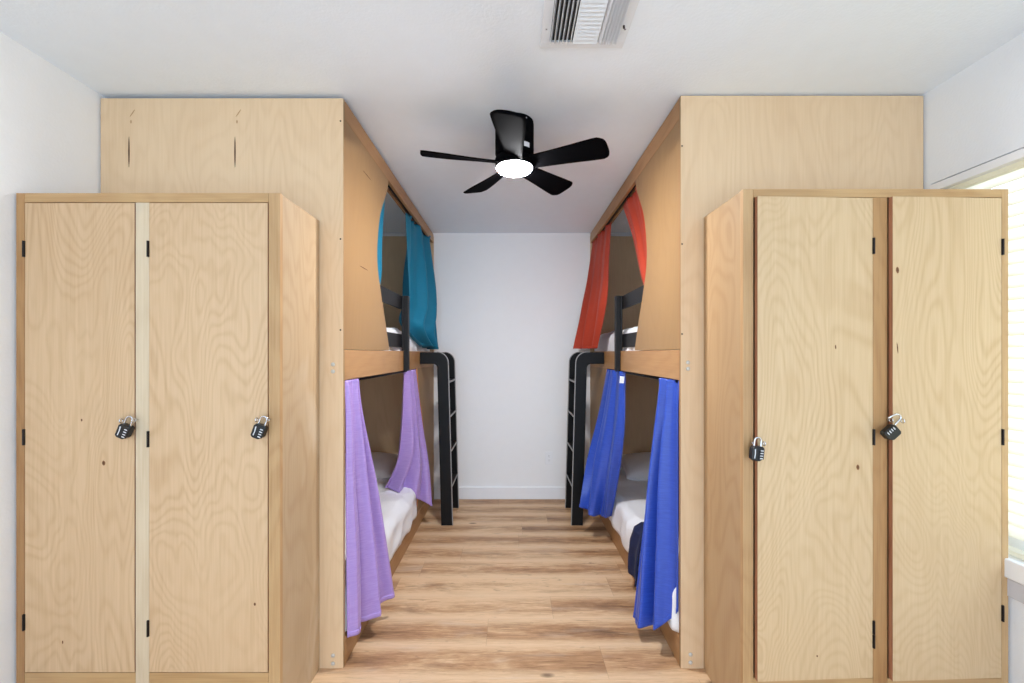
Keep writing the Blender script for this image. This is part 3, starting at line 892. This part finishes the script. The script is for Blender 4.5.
def blade(ang):
    bm = NB()
    ns = 26; nc = 10
    r0, r1 = .070, .440
    rings = []
    for i in range(ns+1):
        t = i/ns; r = lerp(r0, r1, t)
        w = lerp(.086, .144, smooth01(t*.95)+.05*t)
        k = 1.0
        if t > .95: k = 1 - .10*((t-.95)/.05)**2
        pitch = math.radians(lerp(20, 14, smooth01(t*1.4)))
        zc = lerp(2.232, 2.237, t)
        ring = []
        for side in (1, -1):
            for j in range(nc+1):
                c = (j/nc - .5) if side == 1 else (.5 - j/nc)
                if side == -1 and j in (0, nc): continue
                y = c*w*k
                th = .0035*math.sqrt(max(0, 1-(2*c)**2)) + .0008
                camber = .008*(1-(2*c)**2)*(1-.6*t)
                zz = side*th + camber
                yy = y*math.cos(pitch) + zz*math.sin(pitch)
                z2 = -y*math.sin(pitch) + zz*math.cos(pitch)
                ring.append(bm.verts.new((r + .012*c*t - .018*(2*abs(c))**4*t, yy, zc + z2)))
        rings.append(ring)
    m_ = len(rings[0])
    for a, b_ in zip(rings, rings[1:]):
        for q in range(m_):
            bm.faces.new((a[q], a[(q+1) % m_], b_[(q+1) % m_], b_[q]))
    bm.faces.new(rings[0][::-1]); bm.faces.new(rings[-1])
    bmesh.ops.rotate(bm, verts=bm.verts, cent=(0,0,0), matrix=Matrix.Rotation(ang, 3, 'Z'))
    bmesh.ops.translate(bm, verts=bm.verts, vec=(FX, FY, 0))
    return bm
for a in (-22, 50, 122, 194, 266):
    obj('blade', blade(math.radians(a)), M_FAN, fan, smooth=True)

# ------------------------------------------------------------------ ceiling vent
VX0, VX1, VY0, VY1 = .100, .394, 1.243, 1.537
vt = thing('air_vent', ((VX0+VX1)/2, (VY0+VY1)/2, CEIL), 'white three-way louvred air vent in the ceiling', 'air vent')
zc = CEIL - .0006
ix0, ix1, iy0, iy1 = VX0+.032, VX1-.032, VY0+.032, VY1-.032
bm = NB()
for b_ in ((VX0, VX1, VY0, iy0), (VX0, VX1, iy1, VY1), (VX0, ix0, iy0, iy1), (ix1, VX1, iy0, iy1)):
    box(bm, *b_, zc-.008, zc)
obj('vent_frame', bm, M_WHITE, vt, bevel=.0015)
obj('duct_back', box(NB(), ix0, ix1, iy0, iy1, zc-.0012, zc), M_DARKBOX, vt)
wi = ix1-ix0; xa, xb = ix0+wi*.345, ix0+wi*.345+wi*.37
def vslat(x, ang):
    bm = NB(); box(bm, x-.0095, x+.0095, iy0, iy1, zc-.0115, zc-.0103)
    rotated(bm, bm.verts, (x, 0, zc-.0109), 'Y', math.radians(ang))
    obj('slat', bm, M_WHITE, vt)
for i in range(6): vslat(lerp(ix0+.004, xa-.006, i/5), -66)
for i in range(6): vslat(lerp(xb+.008, ix1-.004, i/5), 54)
n = 13
for i in range(n):
    y = lerp(iy0+.01, iy1-.008, i/(n-1))
    bm = NB(); box(bm, xa, xb, y-.0085, y+.0085, zc-.0115, zc-.0103)
    rotated(bm, bm.verts, (0, y, zc-.0109), 'X', math.radians(-24))
    obj('slat', bm, M_WHITE, vt)
bm = NB(); lx, ly, _ = at(624.3, 21.5, 1.43)
tube(bm, [(VX1-.022, 1.43, zc-.008), (VX1-.022, 1.428, zc-.018)], .003, 8)
obj('damper_lever', bm, M_BLACK, vt)
for x in (VX0+.016, VX1-.014):
    bm = NB(); tube(bm, [(x, 1.445, zc-.0075), (x, 1.445, zc-.0095)], .003, 10); obj('screw', bm, M_STEEL, vt)

# ------------------------------------------------------------------ light
wld = bpy.data.worlds.new('daylight'); S.world = wld; wld.use_nodes = True
nt = wld.node_tree
bg = nt.nodes['Background']
bg.inputs[0].default_value = (.72, .92, 1.13, 1); bg.inputs[1].default_value = 2.8
def portal(name, loc, rot, sx, sy):
    l = bpy.data.lights.new(name, 'AREA'); l.shape = 'RECTANGLE'; l.size = sx; l.size_y = sy
    l.cycles.is_portal = True
    o = link(bpy.data.objects.new(name, l)); o.location = loc; o.rotation_euler = rot
portal('added_rear_opening', (0, REAR-.02, 1.15), (PI/2, 0, 0), RX*2, 2.3)  # guides sky light through the opening added out of view
portal('daylight_window', (WALL+T-.01, (WY0+WY1)/2, (WZ0+WZ1)/2), (0, PI/2, 0), WZ1-WZ0, WY1-WY0)

# ------------------------------------------------------------------ camera
cam = bpy.data.cameras.new('camera'); cam.sensor_width = 36; cam.lens = F*36/1024
cam.shift_y = 11.5/1024; cam.clip_start = .02
co = link(bpy.data.objects.new('camera', cam)); co.location = (0, 0, CAM_Z); co.rotation_euler = (PI/2, 0, 0)
S.camera = co

vs = S.view_settings
S.display_settings.display_device = 'sRGB'
vs.view_transform = 'Standard'; vs.look = 'None'; vs.gamma = 1; vs.exposure = 0.43; vs.use_curve_mapping = False
S.cycles.use_denoising = True
S.cycles.max_bounces = 10; S.cycles.diffuse_bounces = 7; S.cycles.transparent_max_bounces = 8
S.cycles.caustics_reflective = False; S.cycles.caustics_refractive = False
S.cycles.sample_clamp_indirect = 6
